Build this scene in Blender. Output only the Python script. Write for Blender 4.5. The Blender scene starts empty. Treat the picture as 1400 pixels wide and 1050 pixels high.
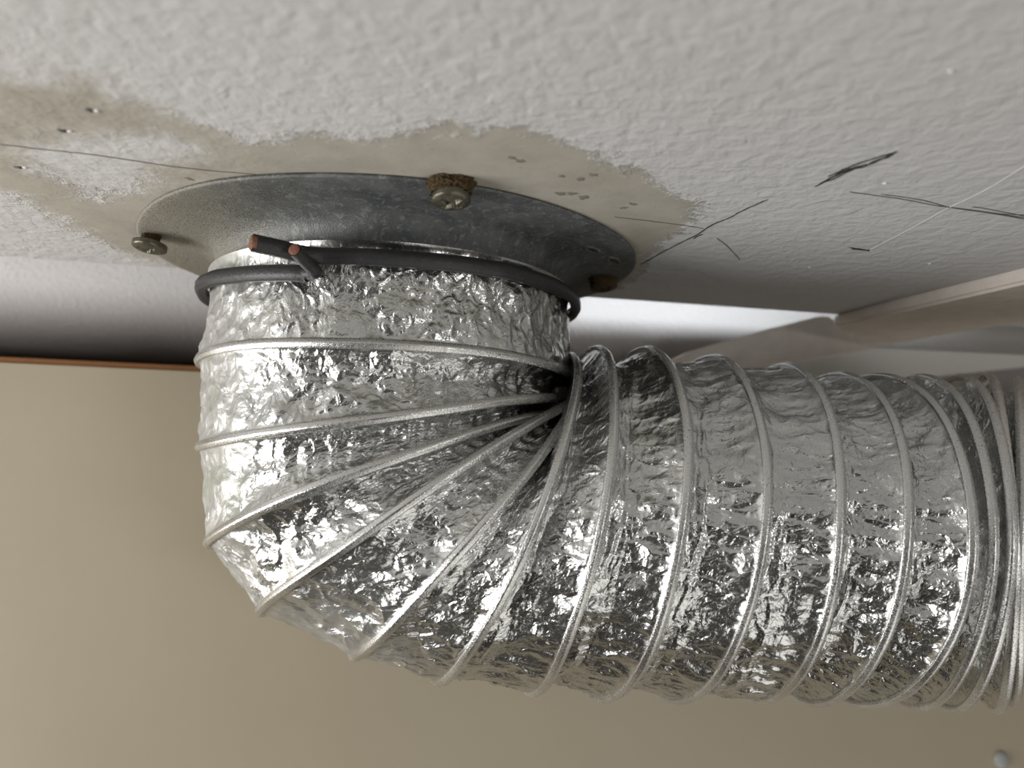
import bpy, bmesh, math, random
import numpy as np
from mathutils import Vector, Matrix

sc = bpy.context.scene
col = sc.collection
PI = math.pi

# ------------------------------------------------------------------ camera
PITCH, ROLL, CAMZ = 0.11044, 0.02574, -0.07551
F_ = Vector((0, math.cos(PITCH), math.sin(PITCH)))
R0 = Vector((1, 0, 0)); U0 = R0.cross(F_)
R_ = R0*math.cos(ROLL) + U0*math.sin(ROLL)
U_ = -R0*math.sin(ROLL) + U0*math.cos(ROLL)
cd = bpy.data.cameras.new('camera'); cam = bpy.data.objects.new('camera', cd); col.objects.link(cam)
M = Matrix((R_, U_, -F_)).transposed().to_4x4(); M.translation = (0, 0, CAMZ)
cam.matrix_world = M
cd.sensor_width = 36; cd.lens = 27; cd.clip_start = 0.005
cd.dof.use_dof = True; cd.dof.focus_distance = 0.232; cd.dof.aperture_fstop = 9.6
sc.camera = cam

# ------------------------------------------------------------------ light and exposure
vs = sc.view_settings
vs.view_transform = 'Standard'; vs.look = 'None'; vs.gamma = 1; vs.use_curve_mapping = False
vs.exposure = -0.08
w = bpy.data.worlds.new('room_air'); sc.world = w; w.use_nodes = True
bg = w.node_tree.nodes['Background']; bg.inputs[0].default_value = (1, .97, .92, 1); bg.inputs[1].default_value = 0.06

def area(name, loc, target, sx, sy, power, color):
    l = bpy.data.lights.new(name, 'AREA'); l.shape = 'RECTANGLE'; l.size = sx; l.size_y = sy
    l.energy = power; l.color = color
    o = bpy.data.objects.new(name, l); col.objects.link(o); o.location = loc
    d = Vector(target) - Vector(loc)
    o.rotation_euler = d.to_track_quat('-Z', 'Y').to_euler()
    return o
area('window_light', (-0.70, -0.02, -0.29), (-0.02, 0.28, -0.08), 0.46, 0.36, 6.3, (1, .98, .96))
area('floor_bounce', (0.60, -0.22, -1.0), (0.1, 0.2, 0), 1.3, 0.7, 4.0, (1, .97, .92))
area('right_fill', (0.85, -0.9, -0.28), (0.1, 0.3, -0.02), 0.45, 0.16, 2.7, (1, .98, .95))  # added fill from the right, brightens the batten end and the rib highlights
area('gap_daylight', (0.09, 0.235, 0.031), (0.09, 0.47, 0.015), 0.20, 0.012, 0.10, (.86, .92, 1)).data.spread = 1.0
area('gap_daylight', (-0.235, 0.17, 0.040), (-0.235, 0.40, 0.008), 0.26, 0.026, 0.045, (.93, .95, 1)).data.spread = 1.3

# ------------------------------------------------------------------ helpers
def tag(o, label=None, cat=None, group=None, kind=None):
    if label: o['label'] = label
    if cat: o['category'] = cat
    if group: o['group'] = group
    if kind: o['kind'] = kind
    return o

def empty(name, loc):
    o = bpy.data.objects.new(name, None); col.objects.link(o); o.location = loc
    o.empty_display_size = 0.02
    return o

def link(name, me, mat, parent=None, smooth=True):
    o = bpy.data.objects.new(name, me); col.objects.link(o)
    if mat: me.materials.append(mat)
    if smooth: me.polygons.foreach_set('use_smooth', [True]*len(me.polygons))
    if parent:
        o.parent = parent
        o.location = -Vector(parent.location)      # mesh coordinates are world coordinates
    return o

def raw(name, V, Fc, mat, parent=None, smooth=True):
    me = bpy.data.meshes.new(name); me.from_pydata([tuple(map(float, v)) for v in V], [], Fc); me.update()
    return link(name, me, mat, parent, smooth)

def grid_mesh(name, V, nu, nv, wrap_v=False):
    """V: (nu*nv,3) numpy; quads fast"""
    me = bpy.data.meshes.new(name)
    me.vertices.add(len(V)); me.vertices.foreach_set('co', V.astype(np.float32).ravel())
    i = np.arange(nu-1)[:, None]*nv
    j = np.arange(nv if wrap_v else nv-1)[None, :]
    j2 = (j+1) % nv
    q = np.stack([i+j, i+j2, i+nv+j2, i+nv+j], -1).reshape(-1, 4)
    n = len(q)
    me.loops.add(n*4); me.loops.foreach_set('vertex_index', q.astype(np.int32).ravel())
    me.polygons.add(n); me.polygons.foreach_set('loop_start', (np.arange(n)*4).astype(np.int32))
    me.polygons.foreach_set('use_smooth', np.ones(n, bool))
    me.update(calc_edges=True)
    return me

def tube(name, pts, sec, mat, parent=None, closed=False, up=None, cap=True):
    """sweep a cross-section (list of (a,b)) along points; a along 'side', b along 'up'"""
    pts = [Vector(p) for p in pts]; n = len(pts); V = []; Fc = []; k = len(sec)
    for i, p in enumerate(pts):
        a = pts[(i-1) % n] if (closed or i > 0) else p
        b = pts[(i+1) % n] if (closed or i < n-1) else p
        t = (b-a).normalized()
        uu = up[i] if isinstance(up, list) else (up or Vector((0, 0, 1)))
        s = t.cross(uu).normalized(); v = s.cross(t).normalized()
        for (x, y) in sec: V.append(p + s*x + v*y)
    for i in range(n if closed else n-1):
        for j in range(k):
            i2 = (i+1) % n
            Fc.append((i*k+j, i*k+(j+1) % k, i2*k+(j+1) % k, i2*k+j))
    if not closed and cap:
        Fc.append(tuple(range(k))); Fc.append(tuple(range((n-1)*k, n*k))[::-1])
    return raw(name, V, Fc, mat, parent)

def smoothpath(pts, per=10):
    P = [Vector(p) for p in pts]; P = [P[0]*2-P[1]] + P + [P[-1]*2-P[-2]]; out = []
    for i in range(1, len(P)-2):
        for k in range(per):
            t = k/per; a, b, c, d = P[i-1], P[i], P[i+1], P[i+2]
            out.append(0.5*((2*b)+(c-a)*t+(2*a-5*b+4*c-d)*t*t+(3*b-a-3*c+d)*t**3))
    out.append(P[-2]); return out

def box(name, c, axes, half, mat, parent=None, bevel=0.0006):
    """box with centre c, axes (3 vectors), half sizes, small bevel"""
    bm = bmesh.new(); bmesh.ops.create_cube(bm, size=2)
    for v in bm.verts:
        q = v.co.copy(); v.co = Vector(c) + sum((Vector(axes[i])*q[i]*half[i] for i in range(3)), Vector())
    bmesh.ops.bevel(bm, geom=bm.edges[:], offset=bevel, segments=2, affect='EDGES')
    bmesh.ops.recalc_face_normals(bm, faces=bm.faces[:])
    me = bpy.data.meshes.new(name); bm.to_mesh(me); bm.free()
    return link(name, me, mat, parent, smooth=False)

# ------------------------------------------------------------------ material helpers
class NT:
    def __init__(s, name):
        s.m = bpy.data.materials.new(name); s.m.use_nodes = True; s.t = s.m.node_tree
        s.b = s.t.nodes['Principled BSDF']; s.out = s.t.nodes['Material Output']
    def n(s, ty, **kw):
        x = s.t.nodes.new(ty)
        for k, v in kw.items():
            if k.startswith('i_'): x.inputs[k[2:].replace('_', ' ')].default_value = v
            else: setattr(x, k, v)
        return x
    def l(s, a, b): s.t.links.new(a, b)
    def coord(s, attr=None):
        if attr: return s.n('ShaderNodeAttribute', attribute_name=attr).outputs['Vector']
        return s.n('ShaderNodeTexCoord').outputs['Object']
    def noise(s, co, scale, detail=3, rough=.5, dist=0):
        x = s.n('ShaderNodeTexNoise'); x.inputs['Scale'].default_value = scale; x.inputs['Detail'].default_value = detail
        x.inputs['Roughness'].default_value = rough; x.inputs['Distortion'].default_value = dist
        s.l(co, x.inputs['Vector']); return x.outputs['Fac']
    def voro(s, co, scale, feature='F1'):
        x = s.n('ShaderNodeTexVoronoi', feature=feature); x.inputs['Scale'].default_value = scale
        s.l(co, x.inputs['Vector']); return x.outputs['Distance']
    def math(s, op, a, b=None, c=None, clamp=False):
        x = s.n('ShaderNodeMath', operation=op, use_clamp=clamp)
        for i, v in enumerate((a, b, c)):
            if v is None: continue
            if isinstance(v, (int, float)): x.inputs[i].default_value = v
            else: s.l(v, x.inputs[i])
        return x.outputs[0]
    def ramp(s, f, a, b, lo=0., hi=1., smooth=True):
        x = s.n('ShaderNodeMapRange', interpolation_type='SMOOTHSTEP' if smooth else 'LINEAR')
        s.l(f, x.inputs[0])
        for i, v in zip((1, 2, 3, 4), (a, b, lo, hi)): x.inputs[i].default_value = v
        return x.outputs[0]
    def mix(s, f, a, b):
        x = s.n('ShaderNodeMix', data_type='RGBA')
        if isinstance(f, (int, float)): x.inputs[0].default_value = f
        else: s.l(f, x.inputs[0])
        for sock, v in ((x.inputs[6], a), (x.inputs[7], b)):
            if isinstance(v, tuple): sock.default_value = (*v, 1)
            else: s.l(v, sock)
        return x.outputs[2]
    def bump(s, h, dist, strength=1., prev=None):
        x = s.n('ShaderNodeBump'); x.inputs['Distance'].default_value = dist; x.inputs['Strength'].default_value = strength
        s.l(h, x.inputs['Height'])
        if prev is not None: s.l(prev, x.inputs['Normal'])
        return x.outputs[0]
    def set(s, **kw):
        for k, v in kw.items():
            i = s.b.inputs[k.replace('_', ' ')]
            if isinstance(v, (int, float)): i.default_value = v
            elif isinstance(v, tuple): i.default_value = (*v, 1)
            else: s.l(v, i)
        return s.m

def simple(name, c, rough=.6, metal=0., var=.15, scale=300, bumpd=0.0001):
    m = NT(name); co = m.coord(); f = m.noise(co, scale, 4, .6)
    m.set(Base_Color=m.mix(f, tuple(x*(1-var) for x in c), tuple(min(1, x*(1+var)) for x in c)), Roughness=rough, Metallic=metal)
    m.set(Normal=m.bump(f, bumpd)); return m.m

# ------------------------------------------------------------------ materials
def ceiling_mat():
    m = NT('textured_white_paint'); co = m.coord()
    at = m.n('ShaderNodeAttribute', attribute_name='stain').outputs['Fac']       # signed distance (mm) inside the stain outline
    wob = m.math('MULTIPLY', m.math('SUBTRACT', m.noise(co, 75, 7, .72), .5), 34)
    sd = m.math('ADD', at, wob)
    sep = m.n('ShaderNodeSeparateXYZ'); m.l(co, sep.inputs[0])
    far = m.ramp(sep.outputs[0], -.045, -.095)                                    # to the left the stain soaks in softly and the roller texture survives
    soft = m.ramp(m.math('ADD', sd, m.math('MULTIPLY', m.math('SUBTRACT', m.noise(co, 55, 5, .7), .5), 22)), -7, 9)
    hard = m.ramp(sd, -1.2, 2.0)
    st = m.math('ADD', m.math('MULTIPLY', soft, far), m.math('MULTIPLY', hard, m.math('SUBTRACT', 1., far)))
    near = m.math('MULTIPLY', far, m.ramp(sep.outputs[1], .215, .185))
    worn = m.math('MULTIPLY', st, m.math('SUBTRACT', 1., m.math('MULTIPLY', near, .75)))
    hardw = m.math('SUBTRACT', 1., near)
    edge = m.math('MULTIPLY', m.ramp(sd, -5, 0), m.ramp(sd, 4, 0))
    mot = m.noise(co, 60, 5, .65)
    white = m.mix(m.noise(co, 35, 4, .6), (.605, .60, .60), (.67, .668, .67))
    tan = m.mix(m.ramp(mot, .35, .7), (.46, .43, .365), (.375, .345, .285))
    tan = m.mix(m.ramp(m.noise(co, 700, 2, .5), .62, .75, 0, .35), tan, (.16, .13, .09))
    c = m.mix(m.math('MULTIPLY', st, .92), white, tan)
    fl = m.math('MULTIPLY', m.math('MULTIPLY', edge, hardw), m.ramp(m.noise(co, 420, 3, .6), .45, .62))
    c = m.mix(fl, c, (.74, .73, .69))
    # orange-peel roller texture, worn flat where the stain is
    n1 = m.noise(co, 210, 2.5, .5, .4); n2 = m.noise(co, 620, 2, .5)
    amp = m.math('SUBTRACT', 1.0, m.math('MULTIPLY', worn, .86))
    hgt = m.math('MULTIPLY', m.math('ADD', n1, m.math('MULTIPLY', n2, .22)), amp)
    hgt = m.math('ADD', hgt, m.math('MULTIPLY', fl, .35))
    hgt = m.math('ADD', hgt, m.math('MULTIPLY', m.math('MULTIPLY', m.ramp(sd, -2, 1), hardw), -.35))
    return m.set(Base_Color=c, Roughness=.55, Normal=m.bump(hgt, .0010, .8))

def foil_mat():
    m = NT('crumpled_aluminium_foil'); co = m.coord('fuv')
    ds = m.n('ShaderNodeAttribute', attribute_name='dust').outputs['Fac']
    # domain warp
    nz = m.n('ShaderNodeTexNoise'); nz.inputs['Scale'].default_value = 260; nz.inputs['Detail'].default_value = 2
    m.l(co, nz.inputs['Vector'])
    vm = m.n('ShaderNodeVectorMath', operation='MULTIPLY_ADD'); m.l(nz.outputs['Color'], vm.inputs[0])
    vm.inputs[1].default_value = (.0035,)*3; m.l(co, vm.inputs[2]); wc = vm.outputs[0]
    v1 = m.voro(wc, 230); v2 = m.voro(wc, 620)
    sm = m.n('ShaderNodeAttribute', attribute_name='calm').outputs['Fac']
    h = m.math('ADD', v1, m.math('MULTIPLY', v2, .28))
    rdg = m.math('ABSOLUTE', m.math('SUBTRACT', m.noise(wc, 330, 3, .55, .6), .5))
    h = m.math('SUBTRACT', h, m.math('MULTIPLY', rdg, 1.0))
    h = m.math('MULTIPLY', h, m.math('SUBTRACT', 1., m.math('MULTIPLY', sm, .85)))
    wco = m.coord()
    spk = m.noise(wco, 2600, 2, .6)
    patch = m.noise(wco, 90, 4, .6)
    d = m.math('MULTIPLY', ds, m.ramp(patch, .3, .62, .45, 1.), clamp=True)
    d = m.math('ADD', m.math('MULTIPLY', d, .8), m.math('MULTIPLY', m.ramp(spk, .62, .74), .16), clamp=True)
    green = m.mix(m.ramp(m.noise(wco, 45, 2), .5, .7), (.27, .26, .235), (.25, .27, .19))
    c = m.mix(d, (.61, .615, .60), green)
    m.set(Base_Color=c, Metallic=m.math('SUBTRACT', 1., d), Roughness=m.math('ADD', .27, m.math('MULTIPLY', d, .5)))
    m.b.inputs['Coat Weight'].default_value = .25; m.b.inputs['Coat Roughness'].default_value = .12
    return m.set(Normal=m.bump(h, .0008, .6))

def rib_mat():
    m = NT('plastic_clad_wire'); co = m.coord()
    spk = m.noise(co, 2200, 3, .6); patch = m.noise(co, 60, 3, .6)
    d = m.ramp(m.math('ADD', m.math('MULTIPLY', spk, .6), m.math('MULTIPLY', patch, .5)), .45, .8, .05, .6)
    c = m.mix(d, (.70, .70, .69), (.46, .45, .40))
    c = m.mix(m.ramp(m.noise(co, 1500, 1), .70, .74, 0, .7), c, (.08, .07, .05))
    return m.set(Base_Color=c, Metallic=m.math('SUBTRACT', 1., m.math('MULTIPLY', d, .7)), Roughness=m.math('ADD', .2, m.math('MULTIPLY', d, .3)),
                 Normal=m.bump(spk, .0002, .6))

def galv_mat():
    m = NT('galvanised_steel'); co = m.coord()
    a = m.noise(co, 70, 6, .7, .6); b = m.noise(co, 420, 4, .7, 1.2); sp = m.noise(co, 2600, 2, .5)
    sep = m.n('ShaderNodeSeparateXYZ'); m.l(co, sep.inputs[0])
    # dust lies thicker on the outer left of the plate
    left = m.ramp(sep.outputs[0], -.035, -.12)
    dust = m.math('MULTIPLY', m.ramp(m.math('ADD', sp, m.math('MULTIPLY', left, .16)), .53, .66), m.math('ADD', .14, m.math('MULTIPLY', left, .8)), clamp=True)
    c = m.mix(m.ramp(a, .3, .7), (.095, .106, .112), (.20, .21, .21))
    c = m.mix(m.ramp(b, .5, .68, 0, .6), c, (.40, .415, .41))
    c = m.mix(m.math('MULTIPLY', left, .55), c, (.13, .132, .115))
    c = m.mix(dust, c, (.33, .305, .245))
    return m.set(Base_Color=c, Metallic=m.math('SUBTRACT', .6, m.math('MULTIPLY', dust, .55)), Roughness=m.ramp(a, .2, .8, .5, .7),
                 Normal=m.bump(m.math('ADD', b, sp), .0003, .6))

def panel_mat():
    m = NT('cream_laminate'); co = m.coord()
    f = m.noise(co, 900, 2); g = m.noise(co, 25, 3)
    c = m.mix(g, (.40, .35, .255), (.44, .385, .285))
    c = m.mix(m.ramp(m.noise(co, 130, 3, .6), .70, .76, 0, .25), c, (.33, .29, .22))
    return m.set(Base_Color=c, Roughness=.42, Normal=m.bump(f, .00004, .4))

M_ceil = ceiling_mat(); M_foil = foil_mat(); M_rib = rib_mat(); M_galv = galv_mat(); M_panel = panel_mat()
M_core = simple('brown_hardboard', (.22, .095, .03), .8)
M_rub = simple('black_wire_insulation', (.028, .028, .03), .42, 0, .3, 900, .0002)
M_copper = simple('dull_copper', (.22, .095, .06), .6, .1, .3, 1500, .0003)
M_screw = simple('dull_zinc_screw', (.15, .14, .105), .36, .8, .35, 900, .0002)
M_rust = simple('brown_rust_crust', (.11, .07, .025), .85, 0, .8, 1300, .002)
M_wood = simple('dusty_painted_batten', (.78, .71, .64), .8, 0, .16, 110, .001)
M_wall = simple('wall_paint', (.60, .575, .55), .8, 0, .06, 420, .0006)
M_dark = simple('gap_shade_brown', (.06, .035, .02), .9, 0, .3, 60)  # colour carries the shade of the deep gap
M_white = simple('white_gloss_paint', (.86, .85, .80), .45, 0, .03, 80, .0001)
M_graph = simple('pencil_graphite', (.035, .033, .03), .7, 0, .5, 1500)
M_brownln = simple('brown_hairline', (.17, .13, .09), .8, 0, .5, 1500)
M_thin = simple('faint_pencil', (.11, .105, .10), .7, 0, .5, 1500)
M_smudge = simple('grey_smudge', (.23, .21, .17), .8, 0, .3, 900)
M_scr = simple('raised_scratch', (.72, .71, .68), .6, 0, .05, 600)
M_plug = simple('grey_plastic_plug', (.36, .37, .36), .4, 0, .05, 600)
M_floor = simple('dark_floor', (.10, .085, .07), .6, 0, .3, 5, .001)
M_room = simple('room_wall', (.42, .40, .37), .8, 0, .04, 5, .001)
RINGS = [
    (-0.0438, 0.2788, -0.0420, -1.5797, -0.0123, 0.0644, 0.0285),
    (-0.0438, 0.2792, -0.0603, -1.4139, 0.0394, 0.0640, 0.0187),
    (-0.0416, 0.2791, -0.0807, -1.1973, -0.0544, 0.0642, 0.0201),
    (-0.0292, 0.2789, -0.0889, -0.9569, -0.0363, 0.0643, 0.0258),
    (-0.0139, 0.2814, -0.0937, -0.6953, 0.0528, 0.0625, -0.0379),
    (-0.0039, 0.2806, -0.0901, -0.3803, 0.1692, 0.0631, -0.0301),
    (0.0174, 0.2808, -0.0906, -0.1955, 0.1288, 0.0629, -0.0331),
    (0.0382, 0.2804, -0.0913, -0.1462, 0.1485, 0.0632, -0.0323),
    (0.0630, 0.2811, -0.0927, -0.1396, 0.1134, 0.0627, -0.0468),
    (0.0918, 0.2822, -0.0938, -0.1086, 0.0026, 0.0619, -0.0588),
    (0.1102, 0.2826, -0.0951, -0.1319, 0.0117, 0.0616, -0.0691),
    (0.1244, 0.2823, -0.0953, -0.1142, 0.0585, 0.0618, -0.0768),
    (0.1441, 0.2831, -0.0956, -0.0732, -0.1309, 0.0612, -0.0611),
    (0.1594, 0.2831, -0.0959, -0.0810, -0.2740, 0.0612, -0.0513),
    (0.1743, 0.2827, -0.0955, -0.0275, -0.4630, 0.0615, -0.0516),
    (0.1836, 0.2828, -0.0953, -0.0702, -0.5511, 0.0614, -0.0723),
]
STAIN = [(-0.118, 0.1416), (-0.1028, 0.1444), (-0.0942, 0.1446), (-0.0872, 0.1477), (-0.0817, 0.1545), (-0.0751, 0.1643), (-0.0651, 0.1733), (-0.0474, 0.1715), (-0.0299, 0.1685), (-0.0146, 0.1645), (0.0018, 0.1647), (0.0086, 0.1689), (0.0159, 0.1745), (0.0257, 0.1827), (0.0332, 0.1943), (0.044, 0.2), (0.0516, 0.2068), (0.0523, 0.2225), (0.0499, 0.2371), (0.0476, 0.2626), (0.0485, 0.2913), (0.0445, 0.3124), (0.0305, 0.3248), (-0.0335, 0.3349), (-0.1246, 0.3178), (-0.1338, 0.2962), (-0.1386, 0.2819), (-0.1442, 0.2663), (-0.1479, 0.2498), (-0.1465, 0.2313), (-0.1486, 0.2138), (-0.1631, 0.2)]
PATCH = [(-0.1097, 0.176), (-0.0907, 0.1728), (-0.0801, 0.1763), (-0.0829, 0.1851), (-0.0992, 0.1983), (-0.1124, 0.2129), (-0.1228, 0.2167), (-0.1236, 0.1999), (-0.1278, 0.188)]
MARKS = {
    'brown': [[(-0.1262, 0.1799), (-0.1138, 0.183), (-0.1073, 0.1844), (-0.0995, 0.1871), (-0.0867, 0.1919), (-0.0688, 0.1952)], [(0.0292, 0.2217), (0.0407, 0.2248), (0.0501, 0.2275), (0.058, 0.2305)]],
    'dark': [[(0.0457, 0.2744), (0.0505, 0.2577), (0.0539, 0.2471), (0.0571, 0.238), (0.0595, 0.2275), (0.0612, 0.2232), (0.0633, 0.219), (0.0642, 0.215), (0.0667, 0.2092), (0.069, 0.2038)], [(0.0573, 0.2411), (0.0582, 0.2379), (0.0592, 0.2363)], [(0.0779, 0.1938), (0.0798, 0.1866), (0.0823, 0.1817), (0.0843, 0.1802), (0.0857, 0.1756), (0.0873, 0.1742), (0.0876, 0.1705)], [(0.0782, 0.1933), (0.0804, 0.1837), (0.0835, 0.1793), (0.0852, 0.1783), (0.0865, 0.1752), (0.0877, 0.1713)], [(0.0784, 0.1867), (0.08, 0.1828), (0.0815, 0.1795), (0.0829, 0.1771), (0.0846, 0.1748), (0.0878, 0.1709)], [(0.0787, 0.1907), (0.0804, 0.188), (0.082, 0.1831), (0.0839, 0.1793)], [(0.1099, 0.2463), (0.1139, 0.2476), (0.1181, 0.2498)], [(0.1111, 0.2478), (0.1172, 0.249), (0.1173, 0.2481)]],
    'thin': [[(0.0882, 0.1968), (0.0968, 0.1989), (0.106, 0.2016), (0.1136, 0.2045), (0.1184, 0.2059), (0.1302, 0.2087), (0.1507, 0.2147)], [(0.0972, 0.1978), (0.1098, 0.2013), (0.1207, 0.2064), (0.1356, 0.2107), (0.152, 0.2165)], [(0.1184, 0.2059), (0.1329, 0.2097), (0.1486, 0.2116)], [(0.0645, 0.2397), (0.0686, 0.2458), (0.073, 0.253), (0.0794, 0.2643)], [(0.1261, 0.2054), (0.1337, 0.2078), (0.1503, 0.214)]],
    'scratch': [[(0.1177, 0.249), (0.1193, 0.2275), (0.1202, 0.207)], [(0.1202, 0.207), (0.1221, 0.1923), (0.1216, 0.1721)]],
}
SMUDGES = [(0.0117, 0.2034, 7), (0.0151, 0.2037, 6), (0.0184, 0.2063, 5), (0.0114, 0.1908, 4), (0.0167, 0.1929, 5), (0.0196, 0.1897, 4), (0.0309, 0.2138, 6), (0.0329, 0.2106, 4), (-0.0014, 0.1803, 4), (0.0007, 0.182, 4), (-0.0882, 0.2001, 5)]
SPECKS = [(0.0799, 0.135), (0.1067, 0.2715), (0.1454, 0.2627), (0.0944, 0.1901)]
CHIPS = [(-0.0937, 0.1601), (-0.1059, 0.171), (-0.1309, 0.1943)]

# ------------------------------------------------------------------ setting
SL = 0.19                                   # the back edge, the panel and the wall run at this slant
def yline(x, y0): return y0 + SL*x
EDGE = 0.3227
AX = Vector((1, SL, 0)).normalized(); AY = Vector((-SL, 1, 0)).normalized(); AZ = Vector((0, 0, 1))

def seg_sd(P, poly):
    poly = np.array(poly); A = poly; B = np.roll(poly, -1, 0); d = B-A
    best = np.full(len(P), 1e9); ins = np.zeros(len(P), bool)
    for a, b, e in zip(A, B, d):
        t = np.clip(((P-a)@e)/(e@e), 0, 1); q = P-(a+t[:, None]*e); best = np.minimum(best, np.hypot(q[:, 0], q[:, 1]))
        c = ((a[1] > P[:, 1]) != (b[1] > P[:, 1])) & (P[:, 0] < (b[0]-a[0])*(P[:, 1]-a[1])/(b[1]-a[1]+1e-12)+a[0])
        ins ^= c
    return np.where(ins, best, -best)*1000

nx, ny = 330, 150
xs = np.linspace(-.42, .62, nx)
V = []
ts = np.linspace(0, 1, ny)
for t in ts:
    y0 = -.5
    yy = y0 + (yline(xs, EDGE)-y0)*(1-(1-t)**1.6)
    V.append(np.c_[xs, yy, np.zeros(nx)])
V = np.concatenate(V)
me = grid_mesh('ceiling', V, ny, nx)
sd = np.minimum(seg_sd(V[:, :2], STAIN), -seg_sd(V[:, :2], PATCH))
# body of the board above its painted underside
bm = bmesh.new(); bm.from_mesh(me)
c4 = [(-.42, -.5), (.62, -.5), (.62, yline(.62, EDGE)), (-.42, yline(-.42, EDGE))]
lo = [bm.verts.new((x, y, .0)) for x, y in c4]; hi = [bm.verts.new((x, y, .016)) for x, y in c4]
bm.faces.new(hi)
for i in range(4): bm.faces.new((lo[i], lo[(i+1) % 4], hi[(i+1) % 4], hi[i]))
for f in bm.faces: f.smooth = False
bm.to_mesh(me); bm.free()
a = me.attributes.new('stain', 'FLOAT', 'POINT')
a.data.foreach_set('value', np.concatenate([sd, np.full(8, -50.)]).astype(np.float32))
ceiling = link('ceiling', me, M_ceil, smooth=False); tag(ceiling, 'off-white textured painted ceiling board with tan water stain', kind='structure')

def slab(name, y0, x0, x1, z0, z1, th, mat, parent=None, bevel=.0004):
    c = Vector(((x0+x1)/2, yline((x0+x1)/2, y0), (z0+z1)/2)) + AY*th/2
    return box(name, c, (AX, AY, AZ), ((x1-x0)/2*math.sqrt(1+SL*SL), th/2, (z1-z0)/2), mat, parent, bevel)

WALLY = .405
def wall_mesh():
    # vertical painted wall; lower edge shaped to round away so it fades into shade
    prof = [(0, .10), (0, .05), (0, .02)] + [(.034-.034*math.cos(a), .010-.034*math.sin(a)) for a in np.linspace(0, PI/2, 18)] + [(.075, -.024), (.075, .10)]
    xs_ = np.linspace(-.6, .9, 12); V = []; Fc = []; n = len(prof)
    for x in xs_:
        for y, z in prof: V.append((x-SL*y, yline(x, WALLY)+y, z))
    for i in range(len(xs_)-1):
        for j in range(n-1): Fc.append((i*n+j, i*n+n+j, i*n+n+j+1, i*n+j+1))
    return raw('wall_back', V, Fc, M_wall)
tag(wall_mesh(), 'grey painted wall in the dark gap behind the cream panel', kind='structure')
tag(slab('gap_shade_board', WALLY+.075, -.6, .9, -1.3, .10, .02, M_dark), 'dark brown board added as the shade in the gap behind the painted wall strip', kind='structure')  # dark sheet put in so the gap below the wall goes black
# unseen cover, added to keep ambient light off the wall from above
def flat(name, x0, x1, y0, y1, z, th, mat):
    return box(name, ((x0+x1)/2, (y0+y1)/2, z), ((1, 0, 0), (0, 1, 0), (0, 0, 1)), ((x1-x0)/2, (y1-y0)/2, th/2), mat)
tag(flat('light_block_board', -.42, .62, -.5, .42, .11, .01, M_wall), 'unseen board added to block ambient light above the ceiling board', kind='structure')
tag(flat('floor', -2.2, 1.8, -2.2, 1.2, -1.33, .04, M_floor), 'dark floor far below', kind='structure')
tag(flat('wall_front', -2.2, 1.8, -2.2, -2.1, -.45, 1.7, M_room), 'room wall behind the viewer', kind='structure')
tag(flat('wall_right', 1.7, 1.8, -2.1, 1.2, -.45, 1.7, M_room), 'room wall to the right', kind='structure')

# pencil lines, scratches, chips on the ceiling
rnd = random.Random(4)
def ribbon(name, pts, wd, mat, wob=.00012):
    P = smoothpath([(x, y, 0) for x, y in pts], 6); V = []; Fc = []
    n = len(P)
    for i, p in enumerate(P):
        t = (P[min(i+1, n-1)]-P[max(i-1, 0)]).normalized(); s = Vector((-t.y, t.x, 0))
        p = p + s*rnd.uniform(-wob, wob); ww = wd*rnd.uniform(.45, 1.15)*(.35 if i in (0, n-1) else 1)
        for a, z in ((-1, -.00004), (-.4, -.0002), (.4, -.0002), (1, -.00004)):
            V.append(p + s*ww*a/2 + Vector((0, 0, z)))
    for i in range(n-1):
        for j in range(3): Fc.append((i*4+j, i*4+j+1, i*4+5+j, i*4+4+j))
    return raw(name, V, Fc, mat, ceiling)
for p in MARKS['brown']: ribbon('crack_line', p, .00038, M_brownln)
for i, p in enumerate(MARKS['dark']): ribbon('pencil_mark', p, .0006 if i == 0 else .0007, M_graph)
for p in MARKS['thin']: ribbon('pencil_mark', p, .00034, M_thin)
for p in MARKS['scratch']: ribbon('scratch', p, .0006, M_scr, .00003)
def blob(name, x, y, rx, ry, h, mat, ang=0, parent=ceiling, z=0):
    V = []; Fc = []; k = 12; r = random.Random(int(x*1e5)+int(y*1e4))
    js = [r.uniform(.45, 1.3) for _ in range(k)]; ang += r.uniform(-.5, .5)
    for ring, (f, zz) in enumerate(((1, 0), (.7, .7), (.3, 1))):
        for j in range(k):
            a = 2*PI*j/k; u, v = rx*f*js[j]*math.cos(a), ry*f*js[j]*math.sin(a)
            V.append((x+u*math.cos(ang)-v*math.sin(ang), y+u*math.sin(ang)+v*math.cos(ang), z-h*zz-.00003))
    for q in range(2):
        for j in range(k): Fc.append((q*k+j, q*k+(j+1) % k, q*k+k+(j+1) % k, q*k+k+j))
    Fc.append(tuple(range(2*k, 3*k)))
    return raw(name, V, Fc, mat, parent)
for x, y, wd in SMUDGES: blob('smudge', x, y, wd*.00030*rnd.uniform(.7, 1.3), rnd.uniform(.0007, .0018), .00012, M_smudge, -.5)
for x, y in SPECKS: blob('paint_speck', x, y, .0007, .0007, .0004, M_scr)
for x, y in CHIPS: blob('chip', x, y, .0011, .0009, .0004, M_thin); blob('paint_speck', x+.0016, y+.0003, .0007, .0009, .0004, M_scr)

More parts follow.
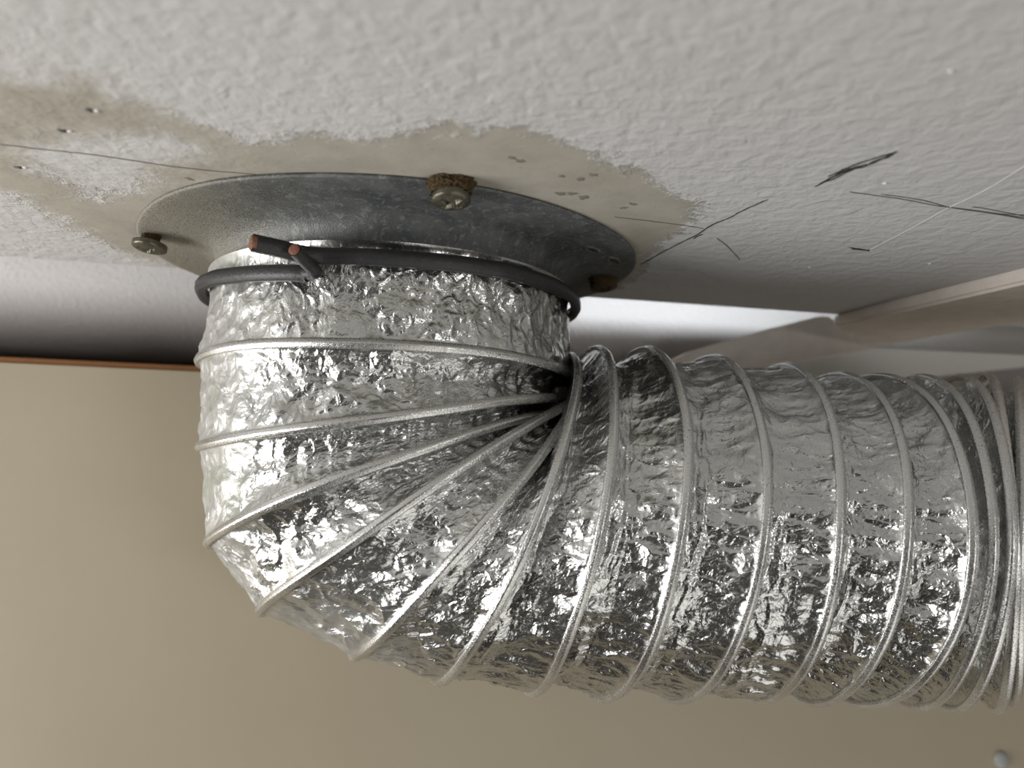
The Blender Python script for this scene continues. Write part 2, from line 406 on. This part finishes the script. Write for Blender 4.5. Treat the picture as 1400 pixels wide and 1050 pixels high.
# ------------------------------------------------------------------ cream panel behind the duct
PY = .373
pn = tag(empty('cabinet_panel', (0, PY, -.5)), 'cream laminate panel with raw brown top edge standing behind the duct', 'panel')
slab('core', PY+.0008, -.55, .75, -1.1, -.0325, .014, M_core, pn, .0003)
slab('laminate', PY, -.55, .75, -1.1, -.0352, .0008, M_panel, pn, .0001)
def lathe(name, prof, centre, axis, mat, parent=None, seg=48, cap=True, wob=0, seed=1):
    """prof: list of (r, h); h along axis"""
    ax = Vector(axis).normalized(); e = ax.orthogonal().normalized(); f = ax.cross(e); V = []; Fc = []
    rr = random.Random(seed)
    for r, h in prof:
        for j in range(seg):
            a = 2*PI*j/seg; k = 1+rr.uniform(-wob, wob)
            V.append(Vector(centre) + ax*(h*(1+rr.uniform(-wob, wob)*.5)) + (e*math.cos(a)+f*math.sin(a))*r*k)
    for i in range(len(prof)-1):
        for j in range(seg): Fc.append((i*seg+j, i*seg+(j+1) % seg, (i+1)*seg+(j+1) % seg, (i+1)*seg+j))
    if cap: Fc.append(tuple(range((len(prof)-1)*seg, len(prof)*seg)))
    return raw(name, V, Fc, mat, parent)
lathe('screw_cap', [(.0042, 0), (.0042, .0008), (.0037, .0015), (.002, .0019), (.0005, .002)], (.2622, .4228, -.2206), -AY, M_plug, pn, 32)['label'] = 'small round grey plastic cap at the lower right of the panel'

# ------------------------------------------------------------------ battens
# main batten under the ceiling board, running away from the viewer
A0 = Vector((.1795, .2643, 0)); A1 = Vector((.1492, .352, 0)); dA = (A1-A0).normalized(); nA = Vector((dA.y, -dA.x, 0))
def strip(name, corners, z0, z1, mat, parent=None, bevel=.0012):
    bm = bmesh.new(); lo = [bm.verts.new((c[0], c[1], z0)) for c in corners]; hi = [bm.verts.new((c[0], c[1], z1)) for c in corners]
    bm.faces.new(lo); bm.faces.new(hi[::-1])
    n = len(corners)
    for i in range(n): bm.faces.new((lo[i], hi[i], hi[(i+1) % n], lo[(i+1) % n]))
    bmesh.ops.recalc_face_normals(bm, faces=bm.faces[:])
    bmesh.ops.bevel(bm, geom=bm.edges[:], offset=bevel, segments=2, affect='EDGES')
    me = bpy.data.meshes.new(name); bm.to_mesh(me); bm.free(); return link(name, me, mat, parent, False)
BPTS = [(0.1645, 0.3973, 0.0096), (0.1924, 0.4026, -0.0068), (0.1353, 0.3917, -0.018), (0.0728, 0.3798, -0.0297), (0.0615, 0.3777, -0.0284), (0.0919, 0.3835, -0.0131), (0.1275, 0.3902, -0.0012)]
SPTS = [(0.1415, 0.4209, -0.006), (0.2085, 0.4336, -0.001), (0.3044, 0.4518, 0.0002), (0.387, 0.4675, 0.0013), (0.3872, 0.4676, 0.0031), (0.304, 0.4518, -0.0075), (0.2406, 0.4397, -0.0167), (0.1369, 0.42, -0.0242)]
Lc = [A0-dA*.12, A1, Vector((.193, .4045, 0)), Vector((.2224, .3291, 0))-Vector((-.347, .938, 0))*.12]
bt = tag(strip('wooden_batten', Lc, -.006, -.00005, M_wood), 'pale dusty painted batten fixed under the ceiling board at right', 'batten')

def prism(name, pts, th, mat, parent=None, bevel=.0006, d=None):
    """polygon in space extruded by th along AY"""
    d = (d or AY)*th; bm = bmesh.new()
    lo = [bm.verts.new(Vector(p)) for p in pts]; hi = [bm.verts.new(Vector(p)+d) for p in pts]
    bm.faces.new(lo); bm.faces.new(hi[::-1]); n = len(pts)
    for i in range(n): bm.faces.new((lo[i], hi[i], hi[(i+1) % n], lo[(i+1) % n]))
    bmesh.ops.recalc_face_normals(bm, faces=bm.faces[:])
    bmesh.ops.bevel(bm, geom=bm.edges[:], offset=bevel, segments=2, affect='EDGES')
    me = bpy.data.meshes.new(name); bm.to_mesh(me); bm.free(); return link(name, me, mat, parent, False)
tag(prism('wooden_batten', BPTS, .012, M_wood), 'sloping pinkish batten end behind the ceiling board edge, above the duct', 'batten')
tag(prism('trim_2', SPTS, .011, M_white), 'white painted strip on the wall above the duct at right', kind='structure')

# ------------------------------------------------------------------ flange
CX, CY = -.0442, .2797
fl = tag(empty('duct_flange', (CX, CY, 0)), 'round galvanised steel flange plate under the stained ceiling board', 'flange')
def flange():
    prof = [(.0585, -.0195), (.0592, -.0196), (.0600, -.0190), (.0602, -.0150), (.0606, -.0095), (.0618, -.0060), (.0645, -.0034), (.0685, -.0020), (.0735, -.0014), (.0795, -.0011), (.0845, -.0010), (.0868, -.0010), (.0875, -.0007), (.0875, -.0001), (.083, -.0001), (.0600, -.0001), (.0585, -.0012), (.0585, -.0195)]
    n = 220; V = []; r_ = random.Random(3)
    ph = [r_.uniform(0, 6.28) for _ in range(6)]
    for r, z in prof:
        for j in range(n):
            a = 2*PI*j/n
            wv = .0005*math.sin(3*a+ph[0])+.0003*math.sin(7*a+ph[1])
            rim = max(0, (r-.066)/.0215)
            V.append((CX+(r+wv*rim)*math.cos(a), CY+(r+wv*rim)*math.sin(a), z - (.0003*rim*(1+math.sin(4*a+ph[2]))*.5 if r > .066 and z < -.0005 else 0)))
    Fc = []
    for i in range(len(prof)-1):
        for j in range(n): Fc.append((i*n+j, i*n+(j+1) % n, (i+1)*n+(j+1) % n, (i+1)*n+j))
    return raw('plate', V, Fc, M_galv, fl)
flange()
def dimple(x, y, ang):
    V = []; Fc = []; k = 20; u = Vector((math.cos(ang), math.sin(ang), 0)); v = Vector((-u.y, u.x, 0))
    prof = [(1.2, -.0004), (1.05, .0004), (.82, .0005), (.6, .0001)]
    for f, h in prof:
        for j in range(k):
            a = 2*PI*j/k; V.append(Vector((x, y, -.00135-h)) + u*(.0044*f*math.cos(a)) + v*(.0021*f*math.sin(a)))
    for i in range(len(prof)-1):
        for j in range(k): Fc.append((i*k+j, i*k+(j+1) % k, (i+1)*k+(j+1) % k, (i+1)*k+j))
    raw('slot_rim', V, Fc, M_galv, fl)
    raw('slot', V[-k:], [tuple(range(k))], M_rust, fl)
dimple(.0257, .2519, 1.0); dimple(.0345, .2645, 1.15)

# screws
def screw(loc, axis, label, crust, head_mat=M_screw, R=.0054):
    ax = Vector(axis).normalized()
    s = tag(empty('pan_head_screw', loc), label, 'screw', None)
    # head as polar height field with a cross recess; h grows downwards
    e = ax.orthogonal().normalized(); f = ax.cross(e); nr, na = 30, 96; V = []; Fc = []
    for i in range(nr):
        q = i/(nr-1)
        if q < .18: r, h = R*.96, .0022*q/.18*.5-.0002
        else:
            r = R*max(0., 1-(q-.18)/.82); h = .0009+.0016*math.sqrt(max(0, 1-(r/R)**2.6))
        for j in range(na):
            a = 2*PI*j/na; x, y = r*math.cos(a), r*math.sin(a); hh = h
            if q >= .18:
                d = max(abs(y)-.00055, 0) if abs(x) > abs(y) else max(abs(x)-.00055, 0)
                inside = max(abs(x), abs(y)) < .0035
                if inside and min(abs(x), abs(y)) < .0008: hh -= .0020*min(1, (.0037-max(abs(x), abs(y)))/.0012)
            V.append(Vector(loc)+ax*hh+e*x+f*y)
    for i in range(nr-1):
        for j in range(na): Fc.append((i*na+j, i*na+(j+1) % na, (i+1)*na+(j+1) % na, (i+1)*na+j))
    raw('head', V, Fc, head_mat, s, True)
    lathe('shank', [(.0022, -.004), (.0021, -.0002), (.0021, .0004)], loc, ax, M_rust, s, 16)
    if crust:
        r1, r2, dep = crust; rr = random.Random(9); V = []; Fc = []; n1, n2 = 9, 56
        for i in range(n1):
            t = i/(n1-1); r = r1+(r2-r1)*t**.7
            for j in range(n2):
                a = 2*PI*j/n2; k = 1+rr.uniform(-.09, .09)+.08*math.sin(a*3+1)
                V.append(Vector(loc)-ax*(dep*(1-t)*(1+rr.uniform(-.08, .08)))+(e*math.cos(a)+f*math.sin(a))*r*k)
        for i in range(n1-1):
            for j in range(n2): Fc.append((i*n2+j, i*n2+(j+1) % n2, (i+1)*n2+(j+1) % n2, (i+1)*n2+j))
        raw('rust_crust', V, Fc, M_rust, s, False)
    return s
screw((-.0174, .1966, -.0042), (.05, -.12, -1), 'cross-head screw in a brown crust at the front middle of the flange plate', (.0064, .0052, .0036))
screw((-.1216, .2492, -.0042), (-.1, -.1, -1), 'cross-head screw at the left rim of the flange plate', (.0030, .0026, .0034), R=.0057)
screw((.0344, .2905, -.0036), (.1, -.1, -1), 'rust-brown screw half hidden at the right rear rim of the flange plate', (.0058, .0050, .0030), M_rust)

# ------------------------------------------------------------------ flexible duct
rng = np.random.default_rng(7)
def ring_points(v, th):
    x, y, z, a, b, R, e = v
    n = np.array([math.cos(a)*math.cos(b), math.sin(b), math.sin(a)*math.cos(b)])
    e1 = np.array([0, 1, 0])-n*n[1]; e1 /= np.linalg.norm(e1); e2 = np.cross(n, e1)
    return np.array([x, y, z]) + R*(1-e)*np.cos(th)[:, None]*e1 + R*(1+e)*np.sin(th)[:, None]*e2, n
allr = list(RINGS)
allr += [(.1905, .279, -.0950, -.03, -.50, .0614, -.06), (.1990, .2735, -.0950, -.03, -.50, .0614, -.06), (.2085, .268, -.0950, 0, -.48, .0618, -.05),
         (.226, .258, -.095, 0, -.48, .0618, -.04), (.244, .248, -.095, 0, -.46, .0618, -.04), (.262, .239, -.095, 0, -.46, .0618, -.04)]
top = (CX, .2795, -.0112, -PI/2, 0, .0638, .0)
bands = [top] + allr

def h2(ix, iy, s):
    v = (ix*374761393 + iy*668265263 + s*2147483647*3 + 1274126177) & 0xffffffff
    v = ((v ^ (v >> 13))*1274126177) & 0xffffffff
    v = ((v ^ (v >> 15))*2246822519) & 0xffffffff
    return ((v ^ (v >> 16)) & 0xffff)/65535.
def worley(x, y, s):
    """F1 and F2 of a jittered grid"""
    ix = np.floor(x).astype(np.int64); iy = np.floor(y).astype(np.int64)
    f1 = np.full(x.shape, 9., np.float32); f2 = f1.copy()
    for dx in (-1, 0, 1):
        for dy in (-1, 0, 1):
            a, b = ix+dx, iy+dy
            d = np.hypot(a+h2(a, b, s)-x, b+h2(a, b, s+17)-y).astype(np.float32)
            f2 = np.minimum(f2, np.maximum(f1, d)); f1 = np.minimum(f1, d)
    return f1, f2
def vnoise(x, y, s):
    ix = np.floor(x).astype(np.int64); iy = np.floor(y).astype(np.int64); fx = x-ix; fy = y-iy
    fx = fx*fx*(3-2*fx); fy = fy*fy*(3-2*fy)
    return (h2(ix, iy, s)*(1-fx)+h2(ix+1, iy, s)*fx)*(1-fy)+(h2(ix, iy+1, s)*(1-fx)+h2(ix+1, iy+1, s)*fx)*fy
def crumple(a, b, s, k=1.):
    """a, b in mm; returns height in mm"""
    wa = a+1.6*(vnoise(a/3.1, b/3.1, s+1)-.5)+3*(vnoise(a/9, b/9, s+5)-.5); wb = b+1.6*(vnoise(a/3.1, b/3.1, s+2)-.5)+3*(vnoise(a/9, b/9, s+6)-.5)
    p, q = worley(wa/11.5, wb/11.5, s+3); r, t = worley(wa/11.5+31.3, wb/11.5+7.7, s+4)
    h = 1.45*(p-r)
    p, q = worley(wa/5.3, wb/5.3, s+8); r, t = worley(wa/5.6+3.3, wb/5.6+9.7, s+9)
    h += .52*(p-r) 
    p, q = worley(wa/6.2, wb/6.2, s+11)
    h += .55*np.exp(-(q-p)/.09)*np.clip(vnoise(a/7, b/7, s+12)*4-1.4, 0, 1)
    p, q = worley(wa/2.6, wb/2.6, s+14)
    h += .22*p
    return h*k

NT_, NU = 880, 58
sv = np.linspace(-1, 1, NT_, endpoint=False)
TH = PI + PI*(.62*sv+.38*sv**3)
verts = []; fuv = []; dustv = []; calmv = []
uu = np.linspace(0, 1, NU, endpoint=False); uu = uu - .035*np.sin(4*PI*uu)/2
for k in range(len(bands)-1):
    P0, n0 = ring_points(bands[k], TH); P1, n1 = ring_points(bands[k+1], TH)
    C0 = np.array(bands[k][:3]); C1 = np.array(bands[k+1][:3])
    L = np.linalg.norm(P1-P0, axis=1)                                    # per theta
    Lm = .030 if k in (0,) else .0275
    full = np.sqrt(np.maximum(0, (Lm/2)**2-(L/2)**2))
    sag = np.minimum((.0024 if k >= 6 else .0012) + .62*np.maximum(0, full-.004), .0095)
    if k == 0: sag = sag*0+.0012
    sag *= (.85+.3*vnoise(TH*9, TH*0+k, 40+k))
    for u in uu:
        P = P0*(1-u)+P1*u; Cc = C0*(1-u)+C1*u
        inw = Cc-P; inw /= np.linalg.norm(inw, axis=1)[:, None]
        us = u**(.62 if k >= 6 else .85)
        pr = math.sin(PI*us)**.8
        # the laminate wraps up over the wire at both ends
        lip = math.exp(-(min(u, 1-u)*25/1.3)**2)
        arc = TH*62.; bb = u*25. + k*40.
        comp = np.clip(L/.024, .25, 1)
        iso = crumple(arc, bb, 5, 1)
        if k >= 6:
            w1 = 1/(1+math.exp((u-.42)*16))
            hA = crumple(arc*.36, bb*1.5, 9)*1.15 ; hB = crumple(arc*1.2, bb*.7, 13)
            h = hA*w1+hB*(1-w1)
        elif k >= 2:
            hA = crumple(arc*.5, bb*1.1, 9); w1 = np.clip(1.5-1.5*comp, 0, 1)
            h = hA*w1+iso*(1-w1)
        else: h = iso
        calm = math.exp(-(min(u, 1-u)*25/2.2)**2)
        if k >= 6: calm = max(calm, .35*math.exp(-((1-u)*25/7.)**2))
        pleat = .5*np.sin(TH*62*1.15+3*vnoise(TH*14, TH*0+u*2, 60+k))*(1-comp)*math.sin(PI*u)
        amp = .00115*(1-calm)*(.95 if k >= 6 else .85)
        P = P + inw*(sag*pr - .0009*lip - amp*h - .0009*pleat)[:, None]*1.0
        verts.append(P)
        fuv.append(np.c_[arc/1000, np.full(NT_, (bb)/1000), np.zeros(NT_)])
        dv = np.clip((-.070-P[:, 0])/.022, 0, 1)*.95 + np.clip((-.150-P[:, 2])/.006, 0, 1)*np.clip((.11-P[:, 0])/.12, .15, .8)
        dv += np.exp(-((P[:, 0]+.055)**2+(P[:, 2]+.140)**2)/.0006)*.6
        dustv.append(dv); calmv.append(np.full(NT_, calm))
Pl, _ = ring_points(bands[-1], TH)
verts.append(Pl); fuv.append(fuv[-1]); dustv.append(dustv[-1]); calmv.append(calmv[-1])
Vv = np.concatenate(verts); 
duct = tag(empty('flexible_duct', (CX, CY, -.16)), 'crumpled silver foil flexible duct bending from the flange to the right', 'duct')
me = grid_mesh('foil_sleeve', Vv, len(verts), NT_, True)
for nm, ty, key, dat in (('fuv', 'FLOAT_VECTOR', 'vector', np.concatenate(fuv)), ('dust', 'FLOAT', 'value', np.concatenate(dustv)), ('calm', 'FLOAT', 'value', np.concatenate(calmv))):
    a = me.attributes.new(nm, ty, 'POINT'); a.data.foreach_set(key, dat.astype(np.float32).ravel())
foil = link('foil_sleeve', me, M_foil, duct, False)

# wire ribs: each a ring of wire wrapped in the laminate
def rib(v, i):
    th = np.linspace(0, 2*PI, 240, endpoint=False); P, n = ring_points(v, th); C = Vector(v[:3]); N = Vector(n)
    ns = 18; V = []; Fc = []; r_ = random.Random(i)
    a1, a2, a3 = (r_.uniform(0, 6.28) for _ in range(3))
    for j, p in enumerate(P):
        t = th[j]; p = Vector(p); o = (p-C).normalized()
        p = p + N*(.00035*math.sin(2*t+a1)+.00025*math.sin(5*t+a2)) + o*.00018*math.sin(4*t+a3)
        for q in range(ns):
            a = 2*PI*q/ns; ra = 1+.10*math.cos(5*a)
            V.append(p + o*(.00105*ra*math.cos(a)+.00030) + N*(.0015*ra*math.sin(a)))
    m = len(P)
    for j in range(m):
        for q in range(ns): Fc.append((j*ns+q, j*ns+(q+1) % ns, ((j+1) % m)*ns+(q+1) % ns, ((j+1) % m)*ns+q))
    return raw('wire_rib', V, Fc, M_rib, duct)
for i, v in enumerate(allr): rib(v, i)

# ------------------------------------------------------------------ insulated wire tied round the top of the duct
tie = tag(empty('tie_wire', (CX, CY, -.022)), 'black insulated copper wire twisted round the duct below the flange', 'wire')
def cyl(deg, z, R=.0668):
    a = math.radians(deg); return (CX+R*math.cos(a), CY+R*math.sin(a), z)
path = [(-.0711, .2020, -.0166), (-.0646, .2058, -.0170), (-.0600, .2092, -.0173), (-.0548, .2120, -.0170), cyl(-92, -.0167), cyl(-85, -.0167), cyl(-70, -.0165), cyl(-58, -.0162), cyl(-49, -.0159), cyl(-30, -.0158), cyl(-12, -.0157),
        cyl(10, -.0160), cyl(40, -.0163), cyl(70, -.0165), cyl(100, -.0165), cyl(130, -.0166), cyl(160, -.0168), cyl(185, -.0170), cyl(205, -.0174), cyl(217, -.0184), cyl(226, -.0190), cyl(241, -.0203), cyl(252, -.0211), cyl(257, -.0215)]
pp = smoothpath(path, 8)
sec = []
for q in range(20):
    a = 2*PI*q/20; g = 1-.13*math.exp(-((math.cos(a)-0)/.25)**2)*0
    # flattened twin-lobed outline
    x = .0019*math.cos(a)*(1+.10*math.cos(4*a)); y = .0025*math.sin(a)*(1+.05*math.cos(6*a))
    if abs(math.sin(a)) < .2: x *= .84
    sec.append((x, y))
tube('insulation', pp, sec, M_rub, tie)
end = smoothpath([cyl(255, -.0214, .0664), (-.0570, .2130, -.0217), (-.0560, .2104, -.0216), (-.0572, .2078, -.0206), (-.0583, .2044, -.0195), (-.0592, .2008, -.0186)], 6)
rnd_sec = [(.0019*math.cos(2*PI*q/18), .0019*math.sin(2*PI*q/18)) for q in range(18)]
tube('insulation', end, rnd_sec, M_rub, tie, up=Vector((0, -1, .3)))
def core(p, q, r):
    p = Vector(p); d = (p-Vector(q)).normalized()
    lathe('copper_core', [(r, -.001), (r, .00035), (r*.85, .0005), (r*.1, .00055)], p, d, M_copper, tie, 24, wob=.01)
core(pp[0], pp[1], .0021); core(end[-1], end[-2], .0016)
